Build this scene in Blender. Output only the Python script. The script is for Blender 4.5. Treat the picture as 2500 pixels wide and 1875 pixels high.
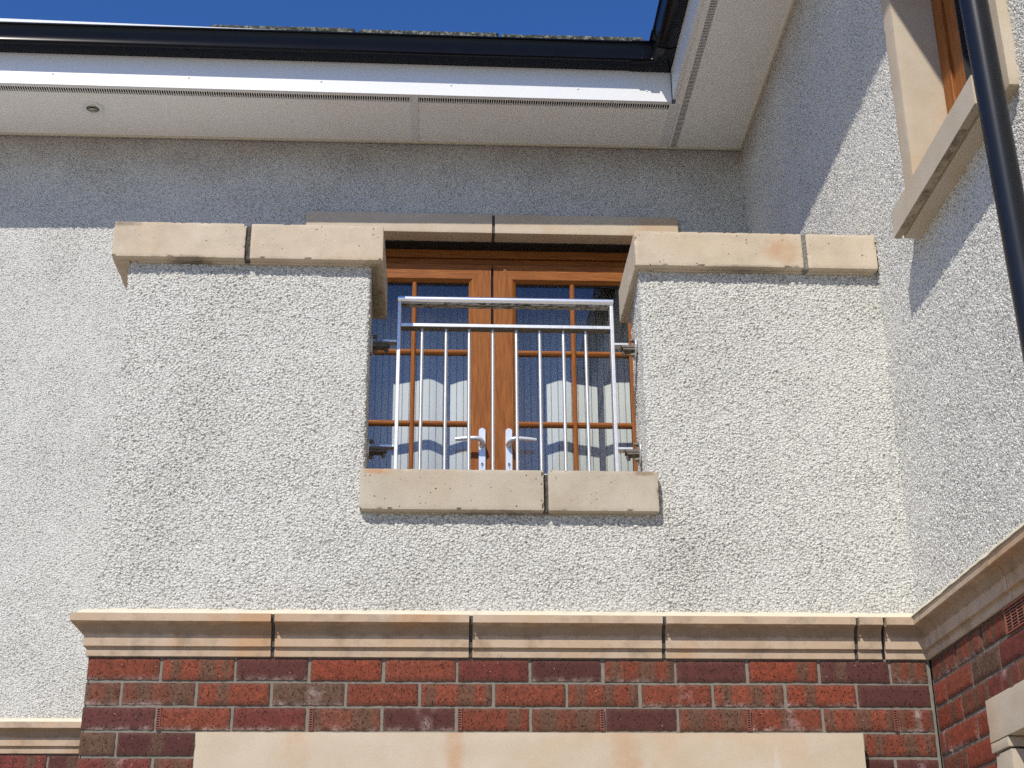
import bpy, bmesh, math, random
import numpy as np
from mathutils import Vector, Matrix, noise
random.seed(7)
for o in list(bpy.data.objects): bpy.data.objects.remove(o)
SC = bpy.context.scene
COL = SC.collection

# ------------------------------------------------------------------ camera
cam_data = bpy.data.cameras.new("camera"); cam = bpy.data.objects.new("camera", cam_data); COL.objects.link(cam)
RT = Vector((0.9987183434, -0.0501467906, -0.0068534577))
UP = Vector((-0.0134032940, -0.3926189395, 0.9196035668))
FW = Vector((0.0488059648, 0.9183330915, 0.3927878691))
CP = Vector((1.0585868, -4.4735573, -0.9933909))
M = Matrix(((RT.x, UP.x, -FW.x, CP.x), (RT.y, UP.y, -FW.y, CP.y), (RT.z, UP.z, -FW.z, CP.z), (0, 0, 0, 1)))
cam.matrix_world = M
cam_data.sensor_width = 36.0; cam_data.lens = 3569.455 / 2500 * 36.0
cam_data.clip_start = 0.05; cam_data.clip_end = 3000
SC.camera = cam

# ------------------------------------------------------------------ light
SD = Vector((0.50, 1.0, -1.15)).normalized()          # direction the sunlight travels
sun_el = math.asin(-SD.z); sun_az = math.atan2(-SD.x, -SD.y)
world = bpy.data.worlds.new("World"); SC.world = world; world.use_nodes = True
wn = world.node_tree.nodes; wl = world.node_tree.links
bg = wn["Background"]; sky = wn.new("ShaderNodeTexSky"); sky.sky_type = 'NISHITA'; sky.sun_disc = False
sky.sun_elevation = sun_el; sky.sun_rotation = sun_az
sky.air_density = 1.0; sky.dust_density = 0.2; sky.ozone_density = 5.0; sky.altitude = 100
hs = wn.new("ShaderNodeHueSaturation"); hs.inputs['Hue'].default_value = .513; hs.inputs['Saturation'].default_value = 1.22; hs.inputs['Value'].default_value = 1.0
wl.new(sky.outputs[0], hs.inputs['Color']); wl.new(hs.outputs[0], bg.inputs[0]); bg.inputs[1].default_value = 0.145
sd = bpy.data.lights.new("sun", 'SUN'); sd.energy = 4.5; sd.angle = math.radians(0.5); sd.color = (1.0, 0.945, 0.86)
sun = bpy.data.objects.new("sun", sd); COL.objects.link(sun); sun.location = (-3, -8, 9)
sun.rotation_euler = SD.to_track_quat('-Z', 'Y').to_euler()
SC.view_settings.view_transform = 'Standard'; SC.view_settings.look = 'None'
SC.view_settings.gamma = 1; SC.view_settings.exposure = 0.0
SC.cycles.max_bounces = 8; SC.cycles.diffuse_bounces = 4; SC.cycles.transparent_max_bounces = 12
SC.cycles.use_denoising = False; SC.cycles.sample_clamp_indirect = 2.5

# ------------------------------------------------------------------ materials
def lin(c):
    return tuple(((v / 255) / 12.92 if v / 255 <= .04045 else ((v / 255 + .055) / 1.055) ** 2.4) for v in c)
class Mat:
    def __init__(s, name):
        s.m = bpy.data.materials.new(name); s.m.use_nodes = True
        s.n = s.m.node_tree.nodes; s.l = s.m.node_tree.links
        s.b = s.n["Principled BSDF"]; s.out = s.n["Material Output"]
        s.tc = s.n.new("ShaderNodeTexCoord")
        s.vec = s.tc.outputs['Object']
    def node(s, t, **k):
        n = s.n.new(t)
        for a, v in k.items(): setattr(n, a, v)
        return n
    def link(s, a, b): s.l.new(a, b)
    def val(s, inp, v):
        if hasattr(v, 'links') or hasattr(v, 'is_linked'): s.l.new(v, inp)
        else: inp.default_value = v
    def mapping(s, scale, vec=None):
        m = s.node("ShaderNodeMapping"); m.inputs['Scale'].default_value = scale
        s.link(vec or s.vec, m.inputs['Vector']); return m.outputs[0]
    def noise(s, scale, detail=4, rough=.55, vec=None):
        n = s.node("ShaderNodeTexNoise"); n.inputs['Scale'].default_value = scale
        n.inputs['Detail'].default_value = detail; n.inputs['Roughness'].default_value = rough
        s.link(vec or s.vec, n.inputs['Vector']); return n.outputs['Fac']
    def ramp(s, fac, stops):
        r = s.node("ShaderNodeValToRGB"); e = r.color_ramp.elements
        while len(e) < len(stops): e.new(.5)
        for i, (p, c) in enumerate(stops):
            e[i].position = p; e[i].color = (c, c, c, 1) if isinstance(c, (int, float)) else (*c, 1)
        s.link(fac, r.inputs[0]); return r.outputs[0]
    def mix(s, fac, a, b, mode='MIX'):
        m = s.node("ShaderNodeMix", data_type='RGBA', blend_type=mode)
        s.val(m.inputs['Factor'], fac)
        for k, v in (('A', a), ('B', b)):
            i = [q for q in m.inputs if q.name == k and q.type == 'RGBA'][0]
            if isinstance(v, tuple): i.default_value = (*v[:3], 1)
            else: s.l.new(v, i)
        return [q for q in m.outputs if q.type == 'RGBA'][0]
    def math(s, op, a, b=0.0, c=None, clamp=False):
        m = s.node("ShaderNodeMath", operation=op, use_clamp=clamp)
        s.val(m.inputs[0], a); s.val(m.inputs[1], b)
        if c is not None: s.val(m.inputs[2], c)
        return m.outputs[0]
    def bump(s, h, strength=.5, dist=.002):
        b = s.node("ShaderNodeBump"); b.inputs['Strength'].default_value = strength; b.inputs['Distance'].default_value = dist
        s.link(h, b.inputs['Height']); s.link(b.outputs[0], s.b.inputs['Normal'])
    def color(s, c):
        if isinstance(c, tuple): s.b.inputs['Base Color'].default_value = (*c, 1)
        else: s.link(c, s.b.inputs['Base Color'])
    def rough(s, r): s.val(s.b.inputs['Roughness'], r)

def harling(name, base, mortar_and_shade, amp=.0105, cell=118.0):
    q = Mat(name)
    nz = q.node("ShaderNodeTexNoise"); nz.inputs['Scale'].default_value = 75; nz.inputs['Detail'].default_value = 2
    q.link(q.vec, nz.inputs['Vector'])
    vz = q.mapping((1.0, 1.0, 1.22))
    sub = q.node("ShaderNodeVectorMath", operation='SUBTRACT'); q.link(nz.outputs['Color'], sub.inputs[0]); sub.inputs[1].default_value = (.5, .5, .5)
    scl = q.node("ShaderNodeVectorMath", operation='SCALE'); q.link(sub.outputs[0], scl.inputs[0]); scl.inputs['Scale'].default_value = .011
    add = q.node("ShaderNodeVectorMath", operation='ADD'); q.link(vz, add.inputs[0]); q.link(scl.outputs[0], add.inputs[1])
    def dome(scale, rmin):
        v = q.node("ShaderNodeTexVoronoi", feature='F1'); v.inputs['Scale'].default_value = scale
        q.link(add.outputs[0], v.inputs['Vector'])
        d = q.math('DIVIDE', v.outputs['Distance'], .72)
        h = q.math('SQRT', q.math('MAXIMUM', q.math('SUBTRACT', 1.0, q.math('MULTIPLY', d, d)), 0.0))
        sp = q.node("ShaderNodeSeparateColor"); q.link(v.outputs['Color'], sp.inputs[0])
        k = q.math('MULTIPLY_ADD', sp.outputs[0], 1 - rmin, rmin)
        return q.math('MULTIPLY', h, k), sp.outputs[1]
    h1, r1 = dome(cell, .35); h2, r2 = dome(cell * 1.75, .2)
    h = q.math('MINIMUM', q.math('MAXIMUM', h1, q.math('MULTIPLY', h2, .72)), .80)
    big = q.noise(14, 3)
    hh = q.math('ADD', q.math('MULTIPLY', h, q.ramp(q.noise(4.5, 4, .6), [(.3, .6), (.7, 1.0)])), q.math('MULTIPLY', big, .55))
    dsp = q.node("ShaderNodeDisplacement"); dsp.inputs['Midlevel'].default_value = .8; dsp.inputs['Scale'].default_value = amp
    q.link(hh, dsp.inputs['Height']); q.link(dsp.outputs[0], q.out.inputs['Displacement'])
    q.m.displacement_method = 'BOTH'
    c = q.mix(q.math('MULTIPLY', r1, .4), base, tuple(v * .84 for v in base))
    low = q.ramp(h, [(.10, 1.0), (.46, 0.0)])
    c = q.mix(q.math('MULTIPLY', low, .6), c, mortar_and_shade)  # gaps between pebbles coloured darker: mortar plus painted crevice shade
    # weathering patches that belong to the wall
    st = q.ramp(q.noise(1.7, 5, .6), [(.50, 0.0), (.72, 1.0)])
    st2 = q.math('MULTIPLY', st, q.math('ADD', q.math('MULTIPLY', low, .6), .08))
    c = q.mix(st2, c, (.25, .23, .19))
    # grey-brown tone deepening towards the eaves and two patches noted on the front of the balcony wall
    sx = q.node("ShaderNodeSeparateXYZ"); q.link(q.vec, sx.inputs[0])
    def blob(x, z, rx, rz, amt):
        a = q.math('DIVIDE', q.math('SUBTRACT', sx.outputs[0], x), rx); b = q.math('DIVIDE', q.math('SUBTRACT', sx.outputs[2], z), rz)
        r = q.math('ADD', q.math('MULTIPLY', a, a), q.math('MULTIPLY', b, b))
        f = q.math('SUBTRACT', 1.0, q.math('ADD', r, q.math('MULTIPLY', q.noise(9, 4), .9)), clamp=True)
        return q.math('MULTIPLY', f, amt)
    tot = q.math('ADD', blob(.27, .85, .2, .42, .9), blob(.15, .45, .25, .55, .45), clamp=True)
    tot = q.math('ADD', tot, blob(1.80, .25, .16, .5, .8), clamp=True)
    c = q.mix(q.math('MULTIPLY', tot, q.math('ADD', q.math('MULTIPLY', low, .9), .10)), c, (.17, .165, .12))
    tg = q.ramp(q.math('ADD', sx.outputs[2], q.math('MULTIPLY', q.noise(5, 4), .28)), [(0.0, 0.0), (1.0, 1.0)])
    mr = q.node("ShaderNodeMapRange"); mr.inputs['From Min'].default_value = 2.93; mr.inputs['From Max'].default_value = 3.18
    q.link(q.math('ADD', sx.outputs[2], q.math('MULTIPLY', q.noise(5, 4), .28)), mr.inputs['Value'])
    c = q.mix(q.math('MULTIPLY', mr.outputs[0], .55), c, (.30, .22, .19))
    q.color(c); q.rough(.9); q.b.inputs['Specular IOR Level'].default_value = .25
    return q.m

def stone(name, base, alt, pits=True, stain=.5, grime=0.0, bump=.35, blobs=()):
    q = Mat(name); sxz = q.node("ShaderNodeSeparateXYZ"); q.link(q.vec, sxz.inputs[0])
    c = q.mix(q.ramp(q.noise(7, 6, .62), [(.35, 0.0), (.68, 1.0)]), base, alt)
    c = q.mix(q.math('MULTIPLY', q.ramp(q.noise(3.1, 4), [(.52, 0.0), (.66, 1.0)]), stain), c, tuple(a * b for a, b in zip(base, (1.04, .78, .56))))
    c = q.mix(q.math('MULTIPLY', q.noise(240, 2), .35), c, tuple(v * .72 for v in base))
    if grime: c = q.mix(q.math('MULTIPLY', q.ramp(q.noise(11, 8, .7), [(.48, 0.0), (.66, 1.0)]), grime), c, (.055, .042, .028))
    for (bx, bz, rx, rz, amt, col) in blobs:
        a = q.math('DIVIDE', q.math('SUBTRACT', sxz.outputs[0], bx), rx); b = q.math('DIVIDE', q.math('SUBTRACT', sxz.outputs[2], bz), rz)
        rr = q.math('ADD', q.math('MULTIPLY', a, a), q.math('MULTIPLY', b, b))
        f = q.math('SUBTRACT', 1.15, q.math('ADD', rr, q.math('MULTIPLY', q.noise(28, 6, .7), 1.1)), clamp=True)
        c = q.mix(q.math('MULTIPLY', f, amt), c, col)
    h = q.noise(160, 5, .65)
    if pits:
        v = q.node("ShaderNodeTexVoronoi", feature='F1'); v.inputs['Scale'].default_value = 62; q.link(q.vec, v.inputs['Vector'])
        sp = q.node("ShaderNodeSeparateColor"); q.link(v.outputs['Color'], sp.inputs[0])
        rad = q.math('MULTIPLY', q.math('POWER', sp.outputs[0], 3.0), .19)
        pit = q.math('LESS_THAN', v.outputs['Distance'], rad)
        c = q.mix(q.math('MULTIPLY', pit, .85), c, (.05, .035, .025))
        h = q.math('SUBTRACT', h, q.math('MULTIPLY', pit, 1.5))
    q.color(c); q.rough(.88); q.b.inputs['Specular IOR Level'].default_value = .25; q.bump(h, bump, .0016)
    return q.m

def plain(name, c, rough=.5, metal=0.0, var=.12, vs=30, bump=0, bs=200):
    q = Mat(name)
    q.color(q.mix(q.noise(vs, 5), tuple(v * (1 - var) for v in c), tuple(min(1, v * (1 + var)) for v in c)))
    q.rough(rough); q.b.inputs['Metallic'].default_value = metal
    if bump: q.bump(q.noise(bs, 4), bump, .001)
    return q.m

def wood(name, axis, k=1.0):
    q = Mat(name)
    s = [26, 26, 26]; s[axis] = 1.6
    f = q.noise(5.0, 8, .65, q.mapping(tuple(s)))
    s2 = [150, 150, 150]; s2[axis] = 5
    g = q.noise(3.0, 5, .6, q.mapping(tuple(s2)))
    a = tuple(v * k for v in (.20, .060, .012)); b = tuple(v * k for v in (.365, .130, .027))
    c = q.mix(q.ramp(f, [(.32, 0.0), (.68, 1.0)]), a, b)
    c = q.mix(q.math('MULTIPLY', q.ramp(g, [(.46, 0.0), (.66, 1.0)]), .5), c, tuple(v * .6 for v in a))
    q.color(c); q.rough(.5); q.b.inputs['Specular IOR Level'].default_value = .18; q.bump(g, .15, .0006)
    return q.m

def brick_mat():
    q = Mat("brick")
    at = q.node("ShaderNodeAttribute"); at.attribute_name = "Col"
    c = q.mix(q.math('MULTIPLY', q.ramp(q.noise(90, 6, .7), [(.42, 0.0), (.58, 1.0)]), .6), at.outputs['Color'], (.085, .034, .024))
    v = q.node("ShaderNodeTexVoronoi", feature='F1'); v.inputs['Scale'].default_value = 210
    q.link(q.mapping((1.0, 1, .7)), v.inputs['Vector'])
    sp = q.node("ShaderNodeSeparateColor"); q.link(v.outputs['Color'], sp.inputs[0])
    pit = q.math('LESS_THAN', v.outputs['Distance'], q.math('MULTIPLY', q.math('POWER', sp.outputs[0], 1.8), .50))
    c = q.mix(q.math('MULTIPLY', pit, .8), c, (.022, .012, .01))
    v2 = q.node("ShaderNodeTexVoronoi", feature='F1'); v2.inputs['Scale'].default_value = 60; q.link(q.vec, v2.inputs['Vector'])
    sp2 = q.node("ShaderNodeSeparateColor"); q.link(v2.outputs['Color'], sp2.inputs[0])
    wh = q.math('LESS_THAN', v2.outputs['Distance'], q.math('MULTIPLY', q.math('POWER', sp2.outputs[1], 9.0), .09))
    c = q.mix(q.math('MULTIPLY', wh, .7), c, (.6, .5, .42))
    q.color(c); q.rough(.9); q.b.inputs['Specular IOR Level'].default_value = .14
    q.bump(q.math('SUBTRACT', q.noise(210, 5, .7), q.math('MULTIPLY', pit, 1.4)), .7, .0022)
    return q.m

def glass_mat(name="glass", tint=(.86, .89, .9), k=1.5):
    q = Mat(name); q.n.remove(q.b)
    fr = q.node("ShaderNodeFresnel"); ge = q.node("ShaderNodeNewGeometry")
    q.link(q.math('MULTIPLY_ADD', ge.outputs['Backfacing'], 1 / 1.52 - 1.52, 1.52), fr.inputs['IOR'])
    g = q.node("ShaderNodeBsdfGlossy"); g.inputs['Roughness'].default_value = 0.0; g.inputs['Color'].default_value = (1, 1, 1, 1)
    t = q.node("ShaderNodeBsdfTransparent"); t.inputs['Color'].default_value = (*tint, 1)
    mx = q.node("ShaderNodeMixShader"); q.link(q.math('MULTIPLY', fr.outputs[0], k, clamp=True), mx.inputs[0])
    q.link(t.outputs[0], mx.inputs[1]); q.link(g.outputs[0], mx.inputs[2]); q.link(mx.outputs[0], q.out.inputs['Surface'])
    return q.m

def curtain_mat():
    q = Mat("striped_fabric")
    at = q.node("ShaderNodeSeparateXYZ"); q.link(q.vec, at.inputs[0])
    u = q.math('FRACT', q.math('DIVIDE', at.outputs[0], .034))
    line = q.ramp(u, [(0.0, 0.0), (.44, 0.0), (.48, 1.0), (.57, 1.0), (.61, 0.0)])
    br = q.noise(6, 3, .5, q.mapping((1, 1, 60)))
    line = q.math('MULTIPLY', line, q.ramp(br, [(.35, .45), (.6, 1.0)]))
    c = q.mix(line, (.80, .79, .73), (.20, .195, .185))
    q.color(c); q.rough(.8)
    return q.m

M_harl = harling("pebble_render", (.655, .645, .595), (.19, .182, .155), .0130, 110)
M_harl_far = harling("pebble_render_fine", (.655, .645, .595), (.20, .19, .165), .0110, 116)
M_harl_wing = harling("pebble_render_wing", (.68, .665, .61), (.18, .175, .15), .0125, 112)
_rust = (.46, .22, .085); _grime = (.07, .055, .04)
M_cope = stone("cast_stone_coping", (.545, .445, .315), (.60, .505, .385), True, .35, .14, .45, [(2.23, 1.42, .10, .08, .75, _rust), (.21, 1.345, .12, .02, 1.3, _grime), (-.02, 1.48, .09, .02, .9, _grime), (2.1, 1.35, .2, .015, .8, _grime), (.83, 1.34, .07, .02, .9, _grime)])
M_sill = stone("cast_stone_sill", (.46, .395, .30), (.52, .455, .355), True, .2, .10, .6, [(.86, .595, .07, .02, 1.2, _rust), (1.72, .595, .05, .015, 1.2, (.2, .12, .06)), (1.25, .46, .3, .012, .9, _grime)])
M_mould = stone("cast_stone_moulding", (.47, .345, .23), (.53, .415, .31), False, .7, .35)
def cove_stain_and_shade(m):
    """brown stain and painted shade in the hollow of the moulding, with an irregular edge"""
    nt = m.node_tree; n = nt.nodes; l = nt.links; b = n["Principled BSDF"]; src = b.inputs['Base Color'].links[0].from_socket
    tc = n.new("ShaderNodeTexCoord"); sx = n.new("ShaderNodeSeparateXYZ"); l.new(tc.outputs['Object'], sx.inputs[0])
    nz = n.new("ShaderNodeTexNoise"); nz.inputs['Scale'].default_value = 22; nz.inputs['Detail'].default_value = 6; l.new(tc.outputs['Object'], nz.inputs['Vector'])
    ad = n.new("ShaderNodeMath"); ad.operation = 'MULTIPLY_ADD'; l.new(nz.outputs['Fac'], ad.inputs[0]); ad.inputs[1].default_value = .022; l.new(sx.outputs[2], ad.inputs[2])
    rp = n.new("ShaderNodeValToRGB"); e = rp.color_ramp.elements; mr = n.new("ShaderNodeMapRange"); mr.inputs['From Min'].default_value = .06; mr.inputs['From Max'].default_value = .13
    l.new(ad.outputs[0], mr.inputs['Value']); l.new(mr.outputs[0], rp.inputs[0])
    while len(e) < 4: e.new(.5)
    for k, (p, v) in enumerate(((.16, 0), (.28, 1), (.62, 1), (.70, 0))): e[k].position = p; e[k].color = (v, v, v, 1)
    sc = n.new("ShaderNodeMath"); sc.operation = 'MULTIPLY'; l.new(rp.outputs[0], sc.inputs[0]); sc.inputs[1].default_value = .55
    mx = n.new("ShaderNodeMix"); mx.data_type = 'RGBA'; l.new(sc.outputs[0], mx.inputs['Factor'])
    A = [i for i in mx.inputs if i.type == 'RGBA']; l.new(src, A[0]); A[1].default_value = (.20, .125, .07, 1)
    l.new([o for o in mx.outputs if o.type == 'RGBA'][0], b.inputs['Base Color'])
cove_stain_and_shade(M_mould)  # darkens the cove by colour: staining together with its shade
M_lint = stone("cast_stone_lintel", (.52, .425, .305), (.58, .49, .375), False, .5, .0, .35, [(1.115, -.33, .045, .22, .7, _rust), (1.63, -.33, .07, .25, .6, _rust), (.65, -.3, .05, .2, .3, _rust), (2.08, -.36, .02, .12, .6, (.62, .6, .55))])
M_jamb = stone("cast_stone_jamb", (.50, .42, .31), (.56, .48, .375), False, .35, .05, .3)
M_under = M_cope
M_brick = brick_mat()
M_mortar = plain("mortar", (.205, .185, .148), .95, 0, .3, 60, .9, 260)
M_djoint = plain("dark_joint_filler", (.075, .066, .055), .95, 0, .8, 90, 1.0, 200)
M_gjoint = plain("grey_joint_mortar", (.20, .185, .15), .95, 0, .5, 70, 1.0, 200)
M_seal = plain("cream_sealant", (.62, .56, .42), .6, 0, .1, 30, .4, 90)
M_white = plain("white_plastic", (.76, .76, .75), .35, 0, .03, 6)
M_soffit = plain("white_soffit_plastic", (.88, .86, .82), .4, 0, .05, 5)
M_void = plain("dark_void", (.012, .011, .010), .9)
M_black = plain("black_gutter_plastic", (.006, .0065, .009), .16, 0, .3, 12); M_black.node_tree.nodes["Principled BSDF"].inputs["Specular IOR Level"].default_value = .13
M_pipe = plain("black_pipe_plastic", (.009, .010, .013), .30, 0, .2, 18, .08, 300); M_pipe.node_tree.nodes["Principled BSDF"].inputs["Specular IOR Level"].default_value = .38
M_steel = plain("stainless_steel", (.74, .74, .73), .42, .92, .22, 55, .15, 120)
M_hand = plain("polished_steel", (.86, .86, .87), .33, 1.0, .08, 30)
M_dirtsteel = plain("stained_steel", (.16, .14, .11), .6, .5, .6, 70, .6, 160)
M_handle = plain("satin_chrome", (.80, .83, .88), .32, .45, .05, 30)
M_woodv = wood("golden_oak_upright", 2); M_woodh = wood("golden_oak_level", 0); M_woody = wood("golden_oak_along_wing", 1)
M_glass = glass_mat(tint=(.9, .92, .93), k=1.3); M_glass2 = glass_mat("window_glass", (.8, .84, .85), 1.5)
M_curtain = curtain_mat()
M_rubber = plain("black_gasket", (.015, .015, .016), .6)
M_room = plain("room_plaster", (.42, .40, .37), .9)
M_ground = plain("pale_paving", (.43, .39, .33), .9, 0, .15, 2)
M_slate = plain("dark_roof_tile", (.035, .036, .04), .75, 0, .4, 9, .5, 60)
M_terra = plain("terracotta_plastic", (.24, .070, .042), .6, 0, .15, 40)
q = Mat("lichen_slab")
_c = q.mix(q.ramp(q.noise(38, 8, .75), [(.46, 0.0), (.62, 1.0)]), (.02, .026, .012), (.27, .27, .22))
q.color(q.mix(q.math('MULTIPLY', q.ramp(q.noise(75, 5, .7), [(.50, 0.0), (.58, 1.0)]), .9), _c, (.022, .022, .016)))
q.rough(.95); q.bump(q.noise(70, 6, .7), .8, .004); M_lichen = q.m
q = Mat("dirty_underside_steel")
_m = q.ramp(q.noise(8, 8, .75, q.mapping((4, 14, 14))), [(.46, 0.0), (.56, 1.0)])
q.color(q.mix(_m, (.42, .38, .32), (.035, .038, .02))); q.rough(.6); q.b.inputs['Metallic'].default_value = .35; M_algae = q.m

# ------------------------------------------------------------------ object helpers
def set_parent(o, p):
    if p is None: return
    o.parent = p
    bpy.context.view_layer.update()
    o.matrix_parent_inverse = p.matrix_world.inverted()
def thing(name, label, cat, loc, group=None):
    o = bpy.data.objects.new(name, None); o.location = loc; o.empty_display_size = .1; COL.objects.link(o)
    o['label'] = label; o['category'] = cat
    if group: o['group'] = group
    bpy.context.view_layer.update()
    return o
def link_mesh(name, me, mat, parent=None, smooth=False, label=None):
    if mat is not None: me.materials.append(mat)
    if smooth: me.polygons.foreach_set('use_smooth', [True] * len(me.polygons))
    o = bpy.data.objects.new(name, me); COL.objects.link(o); set_parent(o, parent)
    if label: o['label'] = label
    return o
class MB:
    """collects shapes in world coordinates into one mesh"""
    def __init__(s, fn=None): s.v = []; s.f = []; s.fn = fn
    def add(s, vs, fs):
        b = len(s.v)
        s.v += [tuple(s.fn(*v)) if s.fn else tuple(v) for v in vs]; s.f += [tuple(b + i for i in f) for f in fs]; return s
    def box(s, x0, x1, y0, y1, z0, z1, bev=0.0, nx=1):
        if bev <= 0 and nx == 1:
            return s.add([(x0, y0, z0), (x1, y0, z0), (x1, y1, z0), (x0, y1, z0), (x0, y0, z1), (x1, y0, z1), (x1, y1, z1), (x0, y1, z1)],
                  [(3, 2, 1, 0), (4, 5, 6, 7), (0, 1, 5, 4), (1, 2, 6, 5), (2, 3, 7, 6), (3, 0, 4, 7)])
        bm = bmesh.new(); bmesh.ops.create_cube(bm, size=1)
        bmesh.ops.scale(bm, vec=(x1 - x0, y1 - y0, z1 - z0), verts=bm.verts)
        bmesh.ops.translate(bm, vec=((x0 + x1) / 2, (y0 + y1) / 2, (z0 + z1) / 2), verts=bm.verts)
        if bev > 0: bmesh.ops.bevel(bm, geom=bm.edges[:], offset=bev, segments=2, affect='EDGES', profile=.5)
        bm.verts.index_update(); s.add([v.co[:] for v in bm.verts], [[v.index for v in f.verts] for f in bm.faces]); bm.free(); return s
    def cyl(s, p0, p1, r, n=20, r2=None, caps=True):
        p0 = Vector(p0); p1 = Vector(p1); a = (p1 - p0).normalized(); t = Vector((0, 0, 1)) if abs(a.z) < .9 else Vector((1, 0, 0))
        u = a.cross(t).normalized(); w = a.cross(u); r2 = r if r2 is None else r2
        vs = [p0 + (u * math.cos(k * 2 * math.pi / n) + w * math.sin(k * 2 * math.pi / n)) * r for k in range(n)]
        vs += [p1 + (u * math.cos(k * 2 * math.pi / n) + w * math.sin(k * 2 * math.pi / n)) * r2 for k in range(n)]
        fs = [(k, k + n, (k + 1) % n + n, (k + 1) % n) for k in range(n)]
        if caps: fs += [tuple(range(n)), tuple(range(2 * n - 1, n - 1, -1))]
        return s.add(vs, fs)
    def tube(s, pts, r, n=12, rs=None, flat=1.0):
        pts = [Vector(p) for p in pts]; rings = []
        for i, p in enumerate(pts):
            a = (pts[min(i + 1, len(pts) - 1)] - pts[max(i - 1, 0)]).normalized()
            t = Vector((0, 0, 1)) if abs(a.z) < .9 else Vector((0, 1, 0)); u = a.cross(t).normalized(); w = a.cross(u)
            rr = rs[i] if rs else r
            rings.append([p + u * math.cos(k * 2 * math.pi / n) * rr + w * math.sin(k * 2 * math.pi / n) * rr * flat for k in range(n)])
        vs = [v for g in rings for v in g]; fs = []
        for i in range(len(pts) - 1):
            for k in range(n): fs.append((i * n + k, i * n + n + k, i * n + n + (k + 1) % n, i * n + (k + 1) % n))
        fs += [tuple(range(n)), tuple(range(len(vs) - 1, len(vs) - n - 1, -1))]
        return s.add(vs, fs)
    def dome(s, c, ax, r, h, n=14):
        c = Vector(c); ax = Vector(ax).normalized(); pts = [c + ax * h * math.sin(t) for t in np.linspace(0, 1.45, 5)]
        return s.tube_axis(pts, ax, [r * math.cos(t) for t in np.linspace(0, 1.45, 5)], n)
    def tube_axis(s, pts, a, rs, n):
        t = Vector((0, 0, 1)) if abs(a.z) < .9 else Vector((1, 0, 0)); u = a.cross(t).normalized(); w = a.cross(u); vs = []; fs = []
        for p, r in zip(pts, rs): vs += [Vector(p) + (u * math.cos(k * 2 * math.pi / n) + w * math.sin(k * 2 * math.pi / n)) * r for k in range(n)]
        for i in range(len(pts) - 1):
            for k in range(n): fs.append((i * n + k, i * n + n + k, i * n + n + (k + 1) % n, i * n + (k + 1) % n))
        fs += [tuple(range(n)), tuple(range(len(vs) - 1, len(vs) - n - 1, -1))]
        return s.add(vs, fs)
    def prism(s, poly, axis, a, b):
        """poly in the two other axes, extruded along axis from a to b"""
        n = len(poly)
        def P(t, q): return (t, q[0], q[1]) if axis == 0 else ((q[0], t, q[1]) if axis == 1 else (q[0], q[1], t))
        s.add([P(a, q) for q in poly] + [P(b, q) for q in poly],
              [tuple(range(n)), tuple(range(2 * n - 1, n - 1, -1))] + [(k, k + n, (k + 1) % n + n, (k + 1) % n) for k in range(n)])
        return s
    def build(s, name, mat, parent=None, smooth=False, label=None, fix=True):
        me = bpy.data.meshes.new(name); me.from_pydata(s.v, [], s.f)
        if fix:
            bm = bmesh.new(); bm.from_mesh(me); bmesh.ops.recalc_face_normals(bm, faces=bm.faces[:]); bm.to_mesh(me); bm.free()
        o = link_mesh(name, me, mat, parent, False, label)
        if smooth: 
            me.polygons.foreach_set('use_smooth', [True] * len(me.polygons))
            try: me.set_sharp_from_angle(angle=math.radians(38))
            except Exception: pass
        return o

def stone_box(x0, x1, y0, y1, z0, z1, step=.0075, chip=.0045, rad=.0022, seed=0, drip=None):
    """a cut stone with softly rounded, slightly chipped arrises"""
    bm = bmesh.new(); nx, ny, nz = [max(2, int(round((b - a) / step))) for a, b in ((x0, x1), (y0, y1), (z0, z1))]
    vs = []; fs = []
    def lerp(a, b, t): return a + (b - a) * t
    def face(fun, n, m):
        b = len(vs)
        for j in range(m + 1):
            for i in range(n + 1): vs.append(fun(i / n, j / m))
        for j in range(m):
            for i in range(n): q = b + j * (n + 1) + i; fs.append((q, q + 1, q + n + 2, q + n + 1))
    for yy in (y0, y1): face(lambda u, v, yy=yy: (lerp(x0, x1, u), yy, lerp(z0, z1, v)), nx, nz)
    for xx in (x0, x1): face(lambda u, v, xx=xx: (xx, lerp(y0, y1, u), lerp(z0, z1, v)), ny, nz)
    for zz in (z0, z1): face(lambda u, v, zz=zz: (lerp(x0, x1, u), lerp(y0, y1, v), zz), nx, ny)
    out = []
    for (x, y, z) in vs:
        dx = min(x - x0, x1 - x); dy = min(y - y0, y1 - y); dz = min(z - z0, z1 - z)
        ds = sorted((dx, dy, dz)); e = ds[1]                     # distance to the nearest arris
        p = Vector((x * 9 + seed, y * 9, z * 9))
        n1 = noise.noise(p * 3.1); n2 = noise.noise(p * 9.0 + Vector((5, 2, 1)))
        k = max(0.0, 1 - e / .0075)
        pull = k * (rad * .5 + chip * max(0, n1 * 1.2 + n2 * 1.2 - .45) * 2.2)
        cx, cy, cz = (x0 + x1) / 2, (y0 + y1) / 2, (z0 + z1) / 2
        if dx < .0076: x -= math.copysign(pull, x - cx)
        if dy < .0076: y -= math.copysign(pull, y - cy)
        if dz < .0076: z -= math.copysign(pull, z - cz)
        w = .0009 * noise.noise(Vector((x * 14, y * 14, z * 14)))
        out.append((x + w, y + w, z + w))
    bm.free()
    return out, fs
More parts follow.
